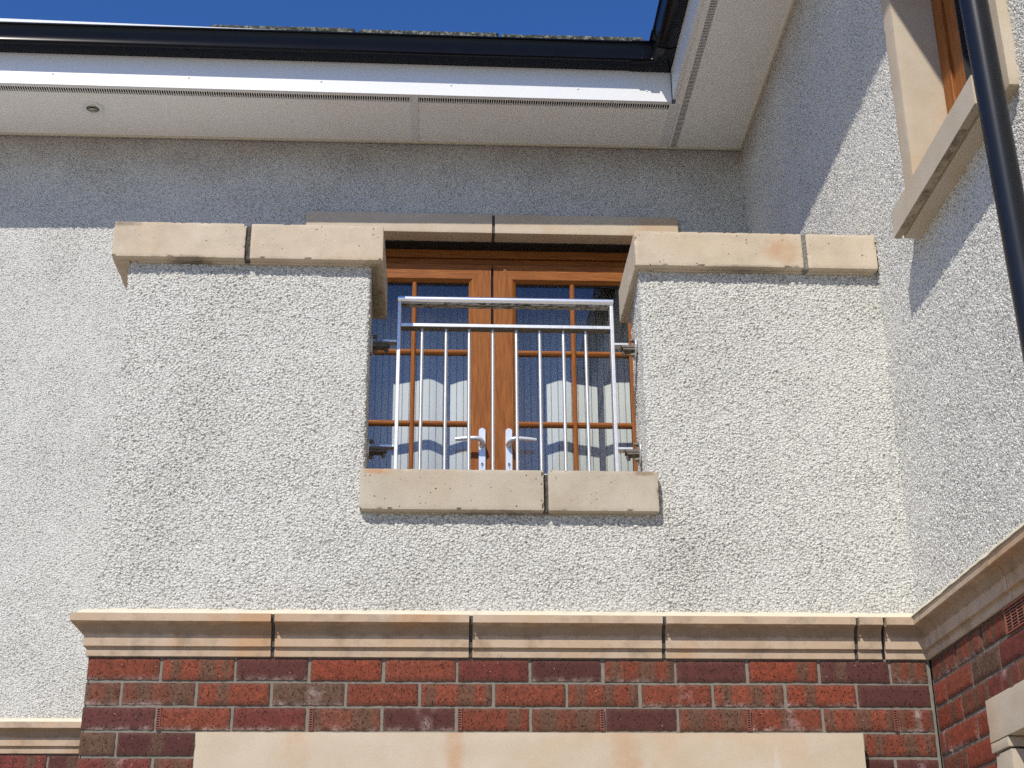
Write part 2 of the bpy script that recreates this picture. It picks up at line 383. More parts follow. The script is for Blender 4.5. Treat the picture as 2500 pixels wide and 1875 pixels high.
def build_stone(name, mat, parent, *a, label=None, **k):
    v, f = stone_box(*a, **k)
    me = bpy.data.meshes.new(name); me.from_pydata(v, [], f)
    bm = bmesh.new(); bm.from_mesh(me); bmesh.ops.remove_doubles(bm, verts=bm.verts, dist=.0004); bmesh.ops.recalc_face_normals(bm, faces=bm.faces[:]); bm.to_mesh(me); bm.free()
    o = link_mesh(name, me, mat, parent, True, label)
    me.set_sharp_from_angle(angle=math.radians(33))
    return o

def grid_mesh(pieces):
    """pieces: list of (points along plan path, normals implied, z list) -> numpy quads"""
    V = []; F = []; base = 0
    for path, zs in pieces:
        path = np.array(path); zs = np.array(zs); n, m = len(path), len(zs)
        P = np.zeros((m, n, 3)); P[:, :, 0] = path[:, 0]; P[:, :, 1] = path[:, 1]; P[:, :, 2] = zs[:, None]
        V.append(P.reshape(-1, 3))
        i = np.arange(n - 1); j = np.arange(m - 1); I, J = np.meshgrid(i, j)
        q = base + J * n + I
        F.append(np.stack([q, q + 1, q + n + 1, q + n], -1).reshape(-1, 4)); base += n * m
    return np.concatenate(V), np.concatenate(F)
def quick_mesh(name, V, F, mat, parent):
    me = bpy.data.meshes.new(name)
    me.vertices.add(len(V)); me.vertices.foreach_set('co', V.astype(np.float32).ravel())
    me.loops.add(len(F) * 4); me.loops.foreach_set('vertex_index', F.astype(np.int32).ravel())
    me.polygons.add(len(F)); me.polygons.foreach_set('loop_start', np.arange(0, len(F) * 4, 4, dtype=np.int32))
    me.update(calc_edges=True); me.validate()
    return link_mesh(name, me, mat, parent, True)
def plan_path(pts, step, rad=.012, coarse=()):
    """rounded polyline in plan; segments whose index is in coarse use a wide step"""
    out = []; P = [Vector((a, b)) for a, b in pts]; n = len(P)
    for k in range(n - 1):
        a, b = P[k].copy(), P[k + 1].copy(); d = (b - a).normalized()
        if k > 0: a += d * rad
        if k < n - 2: b -= d * rad
        st = .03 if k in coarse else step
        m = max(1, int(round((b - a).length / st)))
        out += [a + (b - a) * (i / m) for i in range(m + (0 if k < n - 2 else 1))]
        if k < n - 2:
            c = P[k + 1]; d2 = (P[k + 2] - c).normalized(); e = c + d2 * rad
            for t in (0, .25, .5, .75): out.append(b * (1 - t) ** 2 + c * 2 * t * (1 - t) + e * t * t)
    return [(p.x, p.y) for p in out]
def zlist(a, b, step): return np.linspace(a, b, max(2, int(round((b - a) / step)) + 1))

# string-course profile: (projection, height)
PROFILE = [(0.0, .138), (.055, .122), (.055, .0985), (.050, .0965), (.044, .0965)] + \
          [(.044 - .024 * math.sin(t), .0965 - .028 * (1 - math.cos(t))) for t in np.linspace(.25, math.pi / 2, 6)] + \
          [(.0165, .0665), (.0160, .0300), (.0035, .0285), (.0030, .0200), (.0068, .0185), (.0058, .001), (0.0, 0.0)]
def course(path, prof, jit=.0006, step=.03):
    P = [Vector(p) for p in path]; N = []
    for k in range(len(P) - 1):
        d = (P[k + 1] - P[k]).normalized(); N.append(Vector((d.y, -d.x)))
    st = []
    for k, p in enumerate(P):
        if k == 0: m = N[0]
        elif k == len(P) - 1: m = N[-1]
        else: m = (N[k - 1] + N[k]) / (1 + N[k - 1].dot(N[k]))
        if k > 0:
            L = (p - P[k - 1]).length; q = max(1, int(L / step)); pp, pm = st[-1]
            for i in range(1, q): st.append((pp.lerp(p, i / q), N[k - 1].copy()))
        st.append((p, m))
    n = len(prof); vs = []; fs = []
    for (p, m) in st:
        for (e, z) in prof:
            w = noise.noise(Vector((p.x * 21, p.y * 21, z * 60))) * jit * (1 if e > .004 else 0)
            vs.append((p.x + m.x * (e + w), p.y + m.y * (e + w), z + w))
    for i in range(len(st) - 1):
        for k in range(n - 1): fs.append((i * n + k, i * n + n + k, i * n + n + k + 1, i * n + k + 1))
        fs.append((i * n + n - 1, i * n + n + n - 1, i * n + n, i * n))
    fs += [tuple(range(n)), tuple(range(len(vs) - 1, len(vs) - n - 1, -1))]
    return vs, fs

RED = (.235, .062, .034); BRT = (.285, .064, .033); BRN = (.185, .068, .042); PUR = (.120, .042, .039); DRK = (.088, .033, .032); GRB = (.130, .082, .053)
def brickwork(name, parent, to3, spans, low=False):
    """spans: list of (u0, u1, row, kind); to3(u, d, z) maps wall coordinates (d = outwards) to the world"""
    V = []; F = []; C = []
    for (u0, u1, row, kind) in spans:
        z1 = -.004 - .075 * row; z0 = z1 - .066
        L = u1 - u0; nx = max(3, int(L / .0085)); nz = 8
        if low: nx, nz = 4, 2
        rnd = random.Random(int(u0 * 1000) + row * 77 + (5 if low else 0))
        sx = rnd.uniform(-.0012, .0012); sz = rnd.uniform(-.0012, .0012); out = rnd.uniform(-.001, .0012)
        base = {'r': RED, 'R': BRT, 'b': BRN, 'p': PUR, 'd': DRK, 'm': RED, 'g': GRB, 'q': (.175, .044, .036)}[kind]
        kk = rnd.uniform(.85, 1.12); base = tuple(c * kk for c in base)
        bands = []
        if kind == 'm': bands = [(rnd.uniform(.10, .22), rnd.uniform(.06, .1)), (rnd.uniform(.5, .66), rnd.uniform(.08, .13)), (rnd.uniform(.88, .98), .06)]
        elif kind in 'bg': bands = [(rnd.uniform(.05, .3), .12), (rnd.uniform(.55, .9), .14)]
        elif rnd.random() < .35: bands = [(rnd.uniform(.2, .8), .09)]
        off = rnd.uniform(0, 50); b0 = len(V)
        eff = rnd.random()
        for j in range(nz + 1):
            for i in range(nx + 1):
                u = i / nx; w = j / nz
                U = u0 + L * u + sx; Z = z0 + (z1 - z0) * w + sz
                eu = min(u, 1 - u) * L; ew = min(w, 1 - w) * (z1 - z0); e = min(eu, ew)
                d = out + (-.0035 if e < .0005 else 0) + .0012 * noise.noise(Vector((U * 45 + off, Z * 45, row)))
                if e < .0005:
                    j1 = noise.noise(Vector((U * 70, Z * 70 + off, 3))) * .0016
                    if eu < .0005: U += j1
                    if ew < .0005: Z += j1
                V.append(to3(U, d, Z))
                c = Vector(base)
                for (bc, bw) in bands:
                    t = abs(u - bc + .03 * noise.noise(Vector((U * 20, Z * 60, off)))) / bw
                    f = max(0, min(1, (1.15 - t) * 3.0)); c = c.lerp(Vector(GRB if kind != 'p' else DRK), f * .8)
                edge = max(0, 1 - e / .011) * .55; c = c.lerp(Vector((.13, .075, .055)), edge)
                nn = noise.noise(Vector((U * 33 + off, Z * 33, 9)))
                if eff > .45:
                    f = max(0, 1 - ((z1 - z0) * w) / .011) * max(0, nn + .35) * 1.1; c = c.lerp(Vector((.55, .44, .38)), min(.75, f))
                if eff > .85:
                    f = max(0, 1 - abs(u - .6) / .16) * max(0, nn + .15) * .9; c = c.lerp(Vector((.48, .38, .36)), min(.6, f))
                C.append((max(c.x * (1 + .25 * nn), .01), max(c.y * (1 + .2 * nn), .01), max(c.z * (1 + .2 * nn), .01), 1))
        n1 = nx + 1
        for j in range(nz):
            for i in range(nx): q0 = b0 + j * n1 + i; F.append((q0, q0 + 1, q0 + n1 + 1, q0 + n1))
        # returns into the joint
        ring = [b0 + i for i in range(n1)] + [b0 + j * n1 + nx for j in range(1, nz + 1)] + [b0 + nz * n1 + i for i in range(nx - 1, -1, -1)] + [b0 + j * n1 for j in range(nz - 1, 0, -1)]
        k0 = len(V)
        for r in ring:
            p = Vector(V[r]); inn = Vector(to3(0, -.04, 0)) - Vector(to3(0, 0, 0)); V.append(tuple(p + inn)); C.append(C[r])
        for t in range(len(ring)): a, b = ring[t], ring[(t + 1) % len(ring)]; F.append((b, a, k0 + t, k0 + (t + 1) % len(ring)))
    me = bpy.data.meshes.new(name); me.from_pydata(V, [], F)
    ca = me.color_attributes.new("Col", 'FLOAT_COLOR', 'POINT'); ca.data.foreach_set('color', [x for c in C for x in c])
    bm = bmesh.new(); bm.from_mesh(me); bmesh.ops.recalc_face_normals(bm, faces=bm.faces[:]); bm.to_mesh(me); bm.free()
    o = link_mesh(name, me, M_brick, parent)
    me.polygons.foreach_set('use_smooth', [True] * len(me.polygons))
    try: me.set_sharp_from_angle(angle=math.radians(40))
    except Exception: pass
    return o

def mortar_sheet(name, parent, to3, u0, u1, z0, z1, cut=None):
    """struck mortar a few millimetres behind the brick faces, gently uneven"""
    st = .012; nu = max(2, int((u1 - u0) / st)); nz = max(2, int((z1 - z0) / st)); V = []; F = []
    for j in range(nz + 1):
        for i in range(nu + 1):
            u = u0 + (u1 - u0) * i / nu; z = z0 + (z1 - z0) * j / nz
            V.append(to3(u, -.0062 + .002 * noise.noise(Vector((u * 60, z * 60, 1))), z))
    for j in range(nz):
        for i in range(nu):
            if cut:
                uc = u0 + (u1 - u0) * (i + .5) / nu; zc = z0 + (z1 - z0) * (j + .5) / nz
                if cut[0] < uc < cut[1] and zc < cut[2]: continue
            q0 = j * (nu + 1) + i; F.append((q0, q0 + 1, q0 + nu + 2, q0 + nu + 1))
    me = bpy.data.meshes.new(name); me.from_pydata(V, [], F); return link_mesh(name, me, M_mortar, parent, True)

B = 1.85; XB = 2.598; XR = 2.572; RY = -.006       # back wall, wing brick face, wing render, balcony render
G = -2.45
# ------------------------------------------------------------------ ground
g = MB().add([(-1500, -1500, G), (1500, -1500, G), (1500, 1500, G), (-1500, 1500, G)], [(0, 1, 2, 3)]).build("ground", M_ground, None, fix=False)
g['kind'] = 'structure'

# ------------------------------------------------------------------ balcony wall
bw = thing("balcony_wall", "pebble-dashed balcony wall with stone copings over red brick, standing forward with the steel railing in its gap", "wall", (1.3, 0, G))
core = MB()
core.box(.02, .36, .015, B - .03, G, 1.345); core.box(.36, .785, .015, .36, G, 1.345); core.box(1.775, XR + .01, .015, .36, G, 1.345)
core.box(.785, 1.775, .015, .36, G, .56)
core.box(.36, XR + .01, .36, B - .03, G, .26)
core.build("blockwork", M_mortar, bw)
st = .0042
p_low = plan_path([(-.006, B), (-.006, RY), (XR + .02, RY)], st, .012, (0,))
p_left = plan_path([(-.006, B), (-.006, RY), (.818, RY), (.803, .372), (.372, .372)], st, .014, (0, 3))
p_right = plan_path([(XR + .02, .372), (1.757, .372), (1.736, RY), (XR + .02, RY)], st, .014, (0,))
V, F = grid_mesh([(p_low, zlist(.128, .602, st)), (p_left, zlist(.602, 1.362, st)), (p_right, zlist(.602, 1.362, st))])
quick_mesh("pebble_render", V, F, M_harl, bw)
MB().box(.38, .80, .375, .385, .27, 1.34).box(1.76, XR, .375, .385, .27, 1.34).box(.37, .385, .39, B, .27, 1.34).build("inner_face", M_seal, bw)
cz0, cz1 = 1.352, 1.486
def coping(x0, x1, y0, y1, seed, **k): return build_stone("coping_stone", M_cope, bw, x0, x1, y0, y1, cz0, cz1, seed=seed, chip=.0035, **k)
coping(-.058, .388, -.045, .42, 1); coping(.405, .857, -.045, .42, 2)
coping(1.722, 2.308, -.045, .42, 3, label="coping stone with orange rust-coloured stain"); coping(2.323, 2.568, -.045, .42, 4)
for k, (a, b) in enumerate(((.432, 1.02), (1.032, 1.84))): coping(-.058, .388, a, b, 5 + k)
# raised drip strip behind the groove on the coping undersides
dr = MB()
for (a, b) in ((.03, .388), (.405, .79), (1.79, 2.308), (2.323, 2.56)): dr.box(a, b, -.016, .012, cz0 - .0055, cz0 + .01, .002)
dr.box(.815, .835, -.016, .40, cz0 - .0055, cz0 + .01, .002).box(1.742, 1.764, -.016, .40, cz0 - .0055, cz0 + .01, .002)
dr.box(-.03, -.002, -.016, 1.8, cz0 - .0055, cz0 + .01, .002)
dr.build("drip_strip", M_cope, bw)
def joint(name, x0, x1, yf, z0, z1, mat, am=.004):
    n = 24; V = []; F = []
    for k in range(n + 1):
        z = z0 + (z1 - z0) * k / n
        for i in range(5):
            V.append((x0 + (x1 - x0) * i / 4, yf + am * noise.noise(Vector((i * 3.1, z * 90, x0 * 9))), z))
        V.append((x1, .38, z)); V.append((x0, .38, z))
    for k in range(n):
        for i in range(7): F.append((k * 7 + i, k * 7 + (i + 1) % 7, k * 7 + 7 + (i + 1) % 7, k * 7 + 7 + i))
    F += [tuple(range(7)), tuple(range(n * 7 + 6, n * 7 - 1, -1))]
    return MB().add(V, F).build(name, mat, bw)
joint("coping_joint", .386, .407, -.034, cz0 + .001, cz1 - .008, M_djoint)
joint("coping_joint", 2.306, 2.325, -.041, cz0 - .003, cz1 - .004, M_gjoint)
build_stone("sill_stone", M_sill, bw, .806, 1.394, -.040, .40, .466, .603, seed=11, chip=.007, label="longer sill stone with a chipped top edge")
build_stone("sill_stone", M_sill, bw, 1.408, 1.765, -.040, .40, .466, .603, seed=12, chip=.004)
joint("sill_joint", 1.392, 1.410, -.024, .466, .592, M_djoint)
MB().box(.86, 1.72, -.006, .012, .460, .468, .002).build("sill_drip", M_sill, bw)
# string course
cj = [.556, 1.162, 1.761, 2.366, 2.452]
sc = MB(); v, f = course([(0, B - .01), (0, 0), (2.45, 0)], [(e * .80 - .003, z * .985 + .001) for e, z in PROFILE], 0); sc.add(v, f)
par = sc.build("string_course", M_djoint, bw)
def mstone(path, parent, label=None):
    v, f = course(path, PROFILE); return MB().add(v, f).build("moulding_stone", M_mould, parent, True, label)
j = .0058
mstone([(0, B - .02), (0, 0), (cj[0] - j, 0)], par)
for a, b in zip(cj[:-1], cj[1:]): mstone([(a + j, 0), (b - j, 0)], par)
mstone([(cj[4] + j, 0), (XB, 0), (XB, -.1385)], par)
sealp = [(-.01, .147), (.009, .1465), (.022, .142), (.036, .133), (.040, .124), (-.01, .124)]
v, f = course([(0, B - .02), (0, 0), (XR - .01, 0)], sealp, .0025, .012); MB().add(v, f).build("sealant_bead", M_seal, bw, True)
# brickwork
to_front = lambda u, d, z: (u, -d, z)
def kinds(s): return s
rows = []
r1 = [-.005 + .225 * k for k in range(12)]
R1 = "rmpRrqdmpRdm"; R2 = "bbrgrmrmrmRd"; R3 = "prqbdrbdbrmm"
def row(n, cuts, ks):
    for k in range(len(cuts) - 1):
        rows.append((cuts[k] + .005, cuts[k + 1] - .005, n, ks[k % len(ks)]))
cuts1 = [-.005] + [.220 + .225 * k for k in range(11)] + [XB - .006]
cuts2 = [-.005] + [.1075 + .225 * k for k in range(12)][:11] + [XB - .006]
row(0, cuts1, R1); row(1, cuts2, R2); row(2, cuts1, R3)
row(3, [-.005, .1075, .343], "gd"); row(3, [2.362, XB - .006], "m")
row(4, [-.005, .220, .343], "qb"); row(4, [2.362, 2.455, XB - .006], "dp")
for n in range(5, 9):
    row(n, ([-.005, .1075, .343] if n % 2 else [-.005, .220, .343]), "rq"); row(n, ([2.362, XB - .006] if n % 2 else [2.362, 2.455, XB - .006]), "pr")
brickwork("brickwork", bw, to_front, rows)
mortar_sheet("mortar_bed", bw, to_front, .002, XB, -.68, .003)
side = []
for n in range(9):
    for k in range(8):
        u = .03 + .225 * k + (.1125 if n % 2 else 0); side.append((u, min(u + .215, B - .03), n, "rpqbm"[(k * 3 + n) % 5]))
to_left = lambda u, d, z: (-d, u, z)
brickwork("side_brickwork", bw, to_left, side, True); mortar_sheet("side_mortar_bed", bw, to_left, .002, B - .02, -.68, .003)
build_stone("lintel", M_lint, bw, .348, 2.350, -.050, .16, -.46, -.2335, step=.02, seed=21, chip=.002)
# weep vents in the third course
wv = [.227, .682, 1.130, 1.5635, 2.014, 2.4695]
for x in wv:
    m = MB(); zc = -.1865; h = .033
    m.box(x - .0055, x + .0055, -.0015, .006, zc - h, zc + h)
    for k in range(9): zz = zc - h + .004 + k * .0072; m.box(x - .0050, x + .0050, -.0034, -.001, zz, zz + .0026)
    for s in (-1, 1): m.box(x + s * .0053 - .0009, x + s * .0053 + .0009, -.0036, 0, zc - h, zc + h)
    o = m.build("weep_vent", M_terra, bw)
    MB().box(x - .0044, x + .0044, -.0022, -.0012, zc - h + .003, zc + h - .003).build("vent_slots", M_void, o)

# ------------------------------------------------------------------ main house wall behind the balcony
hw = thing("house_wall", "pebble-dashed upper wall set back behind the balcony, half in shade under the white eaves", "wall", (.5, B, G))
DX0, DX1, DZ0, DZ1 = .500, 2.120, .30, 2.50
core = MB(); core.box(-5, DX0, B + .02, B + .30, G, 3.3); core.box(DX1, XB, B + .02, B + .30, G, 3.3)
core.box(DX0, DX1, B + .02, B + .30, DZ1 + .01, 3.3); core.box(DX0, DX1, B + .02, B + .30, G, DZ0)
core.build("blockwork", M_mortar, hw)
s2 = .0046; yb = B - .004
V, F = grid_mesh([([(x, yb) for x in np.arange(-1.45, 0.06, s2)], zlist(.128, 3.03, s2)),
                  ([(x, yb) for x in np.linspace(0.0552, 2.60, 560)], zlist(2.56, 3.03, s2)),
                  ([(x, yb) for x in np.linspace(-5, -1.445, 300)], zlist(.128, 3.03, .012)),
                  ([(x, yb) for x in np.linspace(.0555, .505, 80)], zlist(.3, 2.56, .0057)),
                  ([(x, yb) for x in np.linspace(2.115, 2.60, 85)], zlist(.3, 2.56, .0057))])
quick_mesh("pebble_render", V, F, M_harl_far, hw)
MB().box(DX0 - .02, DX0 + .002, B - .008, B + .16, DZ0, 2.5).box(DX1 - .002, DX1 + .02, B - .008, B + .12, DZ0, 2.5).build("reveal", M_seal, hw)
build_stone("lintel_stone", M_lint, hw, .392, 1.302, 1.822, 1.918, 2.503, 2.609, seed=31, chip=.001, rad=.002)
build_stone("lintel_stone", M_lint, hw, 1.315, 2.222, 1.822, 1.918, 2.503, 2.609, seed=32, chip=.001, rad=.002)
MB().box(1.300, 1.317, 1.829, 1.90, 2.506, 2.605).build("lintel_joint", M_djoint, hw)
MB().box(DX0 - .02, DX1 + .02, 1.918, 2.0, 2.498, 2.56).build("damp_course", M_rubber, hw)
sc = MB(); v, f = course([(-5, B), (-.004, B)], [(e * .8 - .003, z * .985 + .001) for e, z in PROFILE], 0)
par = sc.add(v, f).build("string_course", M_djoint, hw)
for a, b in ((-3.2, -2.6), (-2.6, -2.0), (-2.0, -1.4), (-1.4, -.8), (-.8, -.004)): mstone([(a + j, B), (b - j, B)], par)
v, f = course([(-5, B), (-.01, B)], sealp, .0025, .02); MB().add(v, f).build("sealant_bead", M_seal, hw, True)
to_back = lambda u, d, z: (u, B - d, z)
bk = []
for n in range(6):
    for k in range(-12, 2):
        u = -.335 + .225 * k + (.1125 if n % 2 else 0)
        if u + .005 < -.01: bk.append((u + .005, min(u + .220, -.004), n, "rdqbpm"[(k * 5 + n * 2) % 6]))
brickwork("brickwork", hw, to_back, bk); mortar_sheet("mortar_bed", hw, to_back, -3.2, .0, -.5, .003)

# ------------------------------------------------------------------ wing wall on the right
ww = thing("wing_wall", "pebble-dashed side wall on the right meeting the balcony in a corner, with the tall stone-framed window", "wall", (XB, -1.5, G))
WY0, WY1, WZ0, WZ1 = -1.21, -.545, 1.34, 2.62        # upper window opening
core = MB(); X2 = XB + .30
core.box(XB + .012, X2, WY1 + .02, B + .3, G, 3.3); core.box(XB + .012, X2, -7, WY0 - .02, -.2, 3.3)
core.box(XB + .012, X2, WY0 - .02, WY1 + .02, WZ1, 3.3); core.box(XB + .012, X2, WY0 - .02, WY1 + .02, -.2, WZ0 - .06)
core.box(XB + .012, X2, -7, -2.2, G, -.2)
core.build("blockwork", M_mortar, ww)
s3 = .0046
def wy(a, b, s): n = max(2, int(abs(b - a) / s)); return [(XR, a + (b - a) * i / n) for i in range(n + 1)]
V, F = grid_mesh([(wy(B + .01, -.52, s3), zlist(.128, 3.03, s3)),
                  (wy(-.52, -1.26, s3), zlist(.128, 1.30, s3)),
                  (wy(-1.26, -1.765, .0052), zlist(.128, 2.3, .0052)),
                  (wy(-1.26, -1.765, .02), zlist(2.3, 3.03, .02)), (wy(-.52, -1.26, .02), zlist(2.64, 3.03, .02)),
                  (wy(-1.745, -7, .012), zlist(.128, 3.03, .04))])
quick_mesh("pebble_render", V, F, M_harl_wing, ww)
par = MB(); v, f = course([(XB, -.14), (XB, -7)], [(e * .8 - .003, z * .985 + .001) for e, z in PROFILE], 0); par = par.add(v, f).build("string_course", M_djoint, ww)
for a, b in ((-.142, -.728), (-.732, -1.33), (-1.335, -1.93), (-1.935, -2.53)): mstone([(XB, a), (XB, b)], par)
v, f = course([(XB, -.02), (XB, -7)], [(e + .02, z) for e, z in sealp[:-1]] + [(-.01, .124)], .0025, .02); MB().add(v, f).build("sealant_bead", M_seal, ww, True)
to_wing = lambda u, d, z: (XB - d, -u, z)
wb = []
LY = .495
def wrow(n, cuts, ks):
    for k in range(len(cuts) - 1):
        a, b = cuts[k] + .005, cuts[k + 1] - .005
        wb.append((a, b, n, ks[k % len(ks)]))
wrow(0, [-.002, .229, .452, .642], "mmm"); wrow(0, [.872] + [1.1 + .225 * k for k in range(5)], "rmq")
wrow(1, [-.002, .111, .336, .561, .786, 1.011, 1.236, 1.461], "RrgqrRm")
wrow(2, [-.002, .226, .451, .676, .9, 1.125, 1.35], "RmqmrRb")
wrow(3, [-.002, .096, .328, LY], "rRR"); wrow(4, [-.002, .216, .441, LY], "mRr"); wrow(5, [-.002, .1, .326, LY], "rqR"); wrow(6, [-.002, .216, .441, LY], "mRr")
brickwork("brickwork", ww, to_wing, wb)
mortar_sheet("mortar_bed", ww, to_wing, -.004, 2.2, -.68, .003, cut=(.60, 2.2, -.22))
# lower right window surround, only its top corner is in the picture
lw = thing("ground_floor_surround", "pale stone surround of the lower wing window, only its top corner showing in the bottom right corner", "window surround", (XB, -1.2, G))
build_stone("lintel", M_jamb, lw, 2.568, XB + .14, -1.9, -LY, -.338, -.2225, seed=41, step=.02, chip=.002)
build_stone("lintel_foot", M_jamb, lw, 2.568, XB + .14, -.622, -LY, -.366, -.3395, seed=42, chip=.001)
build_stone("jamb", M_jamb, lw, 2.572, XB + .14, -.625, -.505, -1.7, -.371, seed=43, step=.02, chip=.002)
MB().box(XB + .10, XB + .13, -1.9, -.62, -1.7, -.335).build("window_frame", M_woody, lw)

# ------------------------------------------------------------------ upper wing window
wi = thing("side_window", "tall brown-framed window in a pale stone surround high on the right-hand wing wall", "window", (2.6, -.88, WZ0))
build_stone("jamb", M_jamb, wi, 2.543, 2.70, -.545, -.458, 1.33, 2.62, seed=51, step=.015, chip=.0015)
build_stone("jamb", M_jamb, wi, 2.543, 2.70, -1.315, -1.215, 1.235, 1.548, seed=52, step=.015, chip=.003)
build_stone("jamb", M_jamb, wi, 2.543, 2.70, -1.315, -1.215, 1.553, 2.62, seed=53, step=.015, chip=.003)
build_stone("head", M_jamb, wi, 2.543, 2.70, -1.315, -.458, 2.622, 2.76, seed=54, step=.02)
m = MB(); m.prism([(2.487, 1.243), (2.487, 1.333), (2.60, 1.352), (2.70, 1.36), (2.70, 1.243), (2.60, 1.243), (2.575, 1.243), (2.521, 1.2425), (2.520, 1.252), (2.511, 1.252), (2.510, 1.243)], 1, -1.213, -.462)
m.build("sill", M_jamb, wi)
M_drip = stone("algae_stained_stone", (.42, .34, .24), (.36, .29, .2), False, .3, .95)
MB().box(2.489, 2.5095, -1.212, -.463, 1.2405, 1.2432).build("sill_drip_edge", M_drip, wi)
fx = 2.682
m = MB(); m.box(fx, fx + .06, -.62, -.546, 1.355, 2.62, .003); m.box(fx, fx + .06, -1.214, -1.14, 1.355, 2.62, .003); m.build("frame", M_woodv, wi)
MB().box(fx, fx + .06, -1.139, -.621, 2.54, 2.618, .003).box(fx, fx + .06, -1.139, -.621, 1.355, 1.42, .003).build("frame_rail", M_woody, wi)
m = MB(); m.box(fx + .010, fx + .06, -.712, -.622, 1.422, 2.538, .004); m.box(fx + .01, fx + .06, -1.138, -1.05, 1.422, 2.538, .004); m.build("sash", M_woodv, wi)
MB().box(fx + .008, fx + .0645, -.719, -.713, 1.51, 2.45).build("gasket", M_rubber, wi)
bars = MB()
for z in (1.545, 1.732, 1.918, 2.104, 2.29): bars.box(fx + .026, fx + .042, -1.049, -.719, z - .009, z + .009, .003)
bars.build("glazing_bars", M_woody, wi)
MB().box(fx + .044, fx + .048, -1.05, -.714, 1.42, 2.54).build("glass", M_glass2, wi)
rm = MB(); rm.box(X2 + .001, X2 + 2.0, -1.6, -.2, .4, .42).box(X2 + .001, X2 + 2, -1.6, -.2, 3.0, 3.02).box(X2 + 2, X2 + 2.02, -1.6, -.2, .4, 3.02).box(X2 + .001, X2 + 2, -1.62, -1.6, .4, 3.02).box(X2 + .001, X2 + 2, -.2, -.18, .4, 3.02)
o = rm.build("wing_room", M_room); o['kind'] = 'structure'

# ------------------------------------------------------------------ french door
fd = thing("french_door", "golden-oak double balcony door with small panes behind the steel railing", "door", ((DX0 + DX1) / 2, 1.96, DZ0))
Y0 = 1.955
m = MB(); m.box(DX0, DX1, Y0 + .055, Y0 + .10, 2.36, 2.455, .003).box(DX0, DX1, Y0 + .040, Y0 + .10, 2.4555, 2.500, .003).box(DX0, DX1, Y0 - .001, Y0 + .08, .30, .36, .003)
m.build("frame_head", M_woodh, fd)
MB().box(DX0, DX0 + .052, Y0 + .006, Y0 + .054, .361, 2.452, .003).box(DX1 - .052, DX1, Y0 + .006, Y0 + .054, .361, 2.452, .003).build("frame_jamb", M_woodv, fd)
MB().box(1.3005, 1.3115, Y0 + .012, Y0 + .05, .37, 2.385).build("centre_gasket", M_rubber, fd)
GZ1 = 2.298; glo = .47
def leaf(xa, xb, hinge):
    """xa..xb outer edges; inner (lock) stile is the one at x = 1.306"""
    yf = 1.948; inner_left = xb < 1.4
    lab = "left leaf of the golden-oak door" if inner_left else "right leaf of the golden-oak door"
    ls = .094; s_l, s_r = (.094, .108) if inner_left else (.110, .094)
    b = MB()
    # stiles with a bevelled glazing bead towards the glass
    for (a, c, sgn) in ((xa, xa + s_l, 1), (xb, xb - s_r, -1)):
        poly = [(a, yf), (c - sgn * .018, yf), (c, yf + .013), (c, yf + .045), (a, yf + .045)]
        b.prism(poly, 2, .372, 2.389)
    o = b.build("door_leaf", M_woodv, fd, False, lab)
    b = MB(); a, c = xa + s_l - .016, xb - s_r + .016
    zt = 2.3905
    b.prism([(yf - .0006, zt), (yf - .0006, GZ1 + .016), (yf + .014, GZ1), (yf + .045, GZ1), (yf + .045, zt)], 0, a, c)
    b.v = [((xa + s_l - (z - GZ1) / (zt - GZ1) * s_l * .96) if abs(x - a) < 1e-5 else (xb - s_r + (z - GZ1) / (zt - GZ1) * s_r * .96), y, z) for x, y, z in b.v]
    b.prism([(yf + .0008, .373), (yf + .0008, glo - .016), (yf + .014, glo), (yf + .045, glo), (yf + .045, .373)], 0, a, c)
    b.build("rail", M_woodh, o)
    gx0, gx1 = xa + s_l, xb - s_r
    MB().box(gx0, gx1, yf + .030, yf + .034, glo, GZ1).build("glass", M_glass, o)
    gk = MB()
    gk.box(gx0, gx1, yf + .022, yf + .030, GZ1 - .006, GZ1 - .0005).box(gx0, gx0 + .003, yf + .022, yf + .030, glo, GZ1).box(gx1 - .003, gx1, yf + .022, yf + .030, glo, GZ1)
    gk.build("gasket", M_rubber, o)
    xm = .925 if inner_left else 1.702
    b = MB(); b.prism([(xm - .012, yf + .029), (xm - .010, yf + .016), (xm - .004, yf + .012), (xm + .004, yf + .012), (xm + .010, yf + .016), (xm + .012, yf + .029)], 2, glo, GZ1)
    b.prism([(xm - .012, yf + .035), (xm + .012, yf + .035), (xm + .008, yf + .048), (xm - .008, yf + .048)], 2, glo, GZ1)
    b.build("upright_bar", M_woodv, o)
    b = MB()
    for z in (1.925, 1.555, 1.187, .82):
        for (u0, u1) in ((gx0, xm - .0125), (xm + .0125, gx1)):
            b.prism([(yf + .029, z - .012), (yf + .016, z - .010), (yf + .012, z - .003), (yf + .012, z + .004), (yf + .016, z + .011), (yf + .029, z + .013)], 0, u0, u1)
            b.prism([(yf + .035, z - .012), (yf + .048, z - .008), (yf + .048, z + .008), (yf + .035, z + .012)], 0, u0, u1)
    b.build("level_bars", M_woodh, o)
    return o
lL = leaf(DX0 + .054, 1.3000, 0); lR = leaf(1.3125, DX1 - .054, 1)
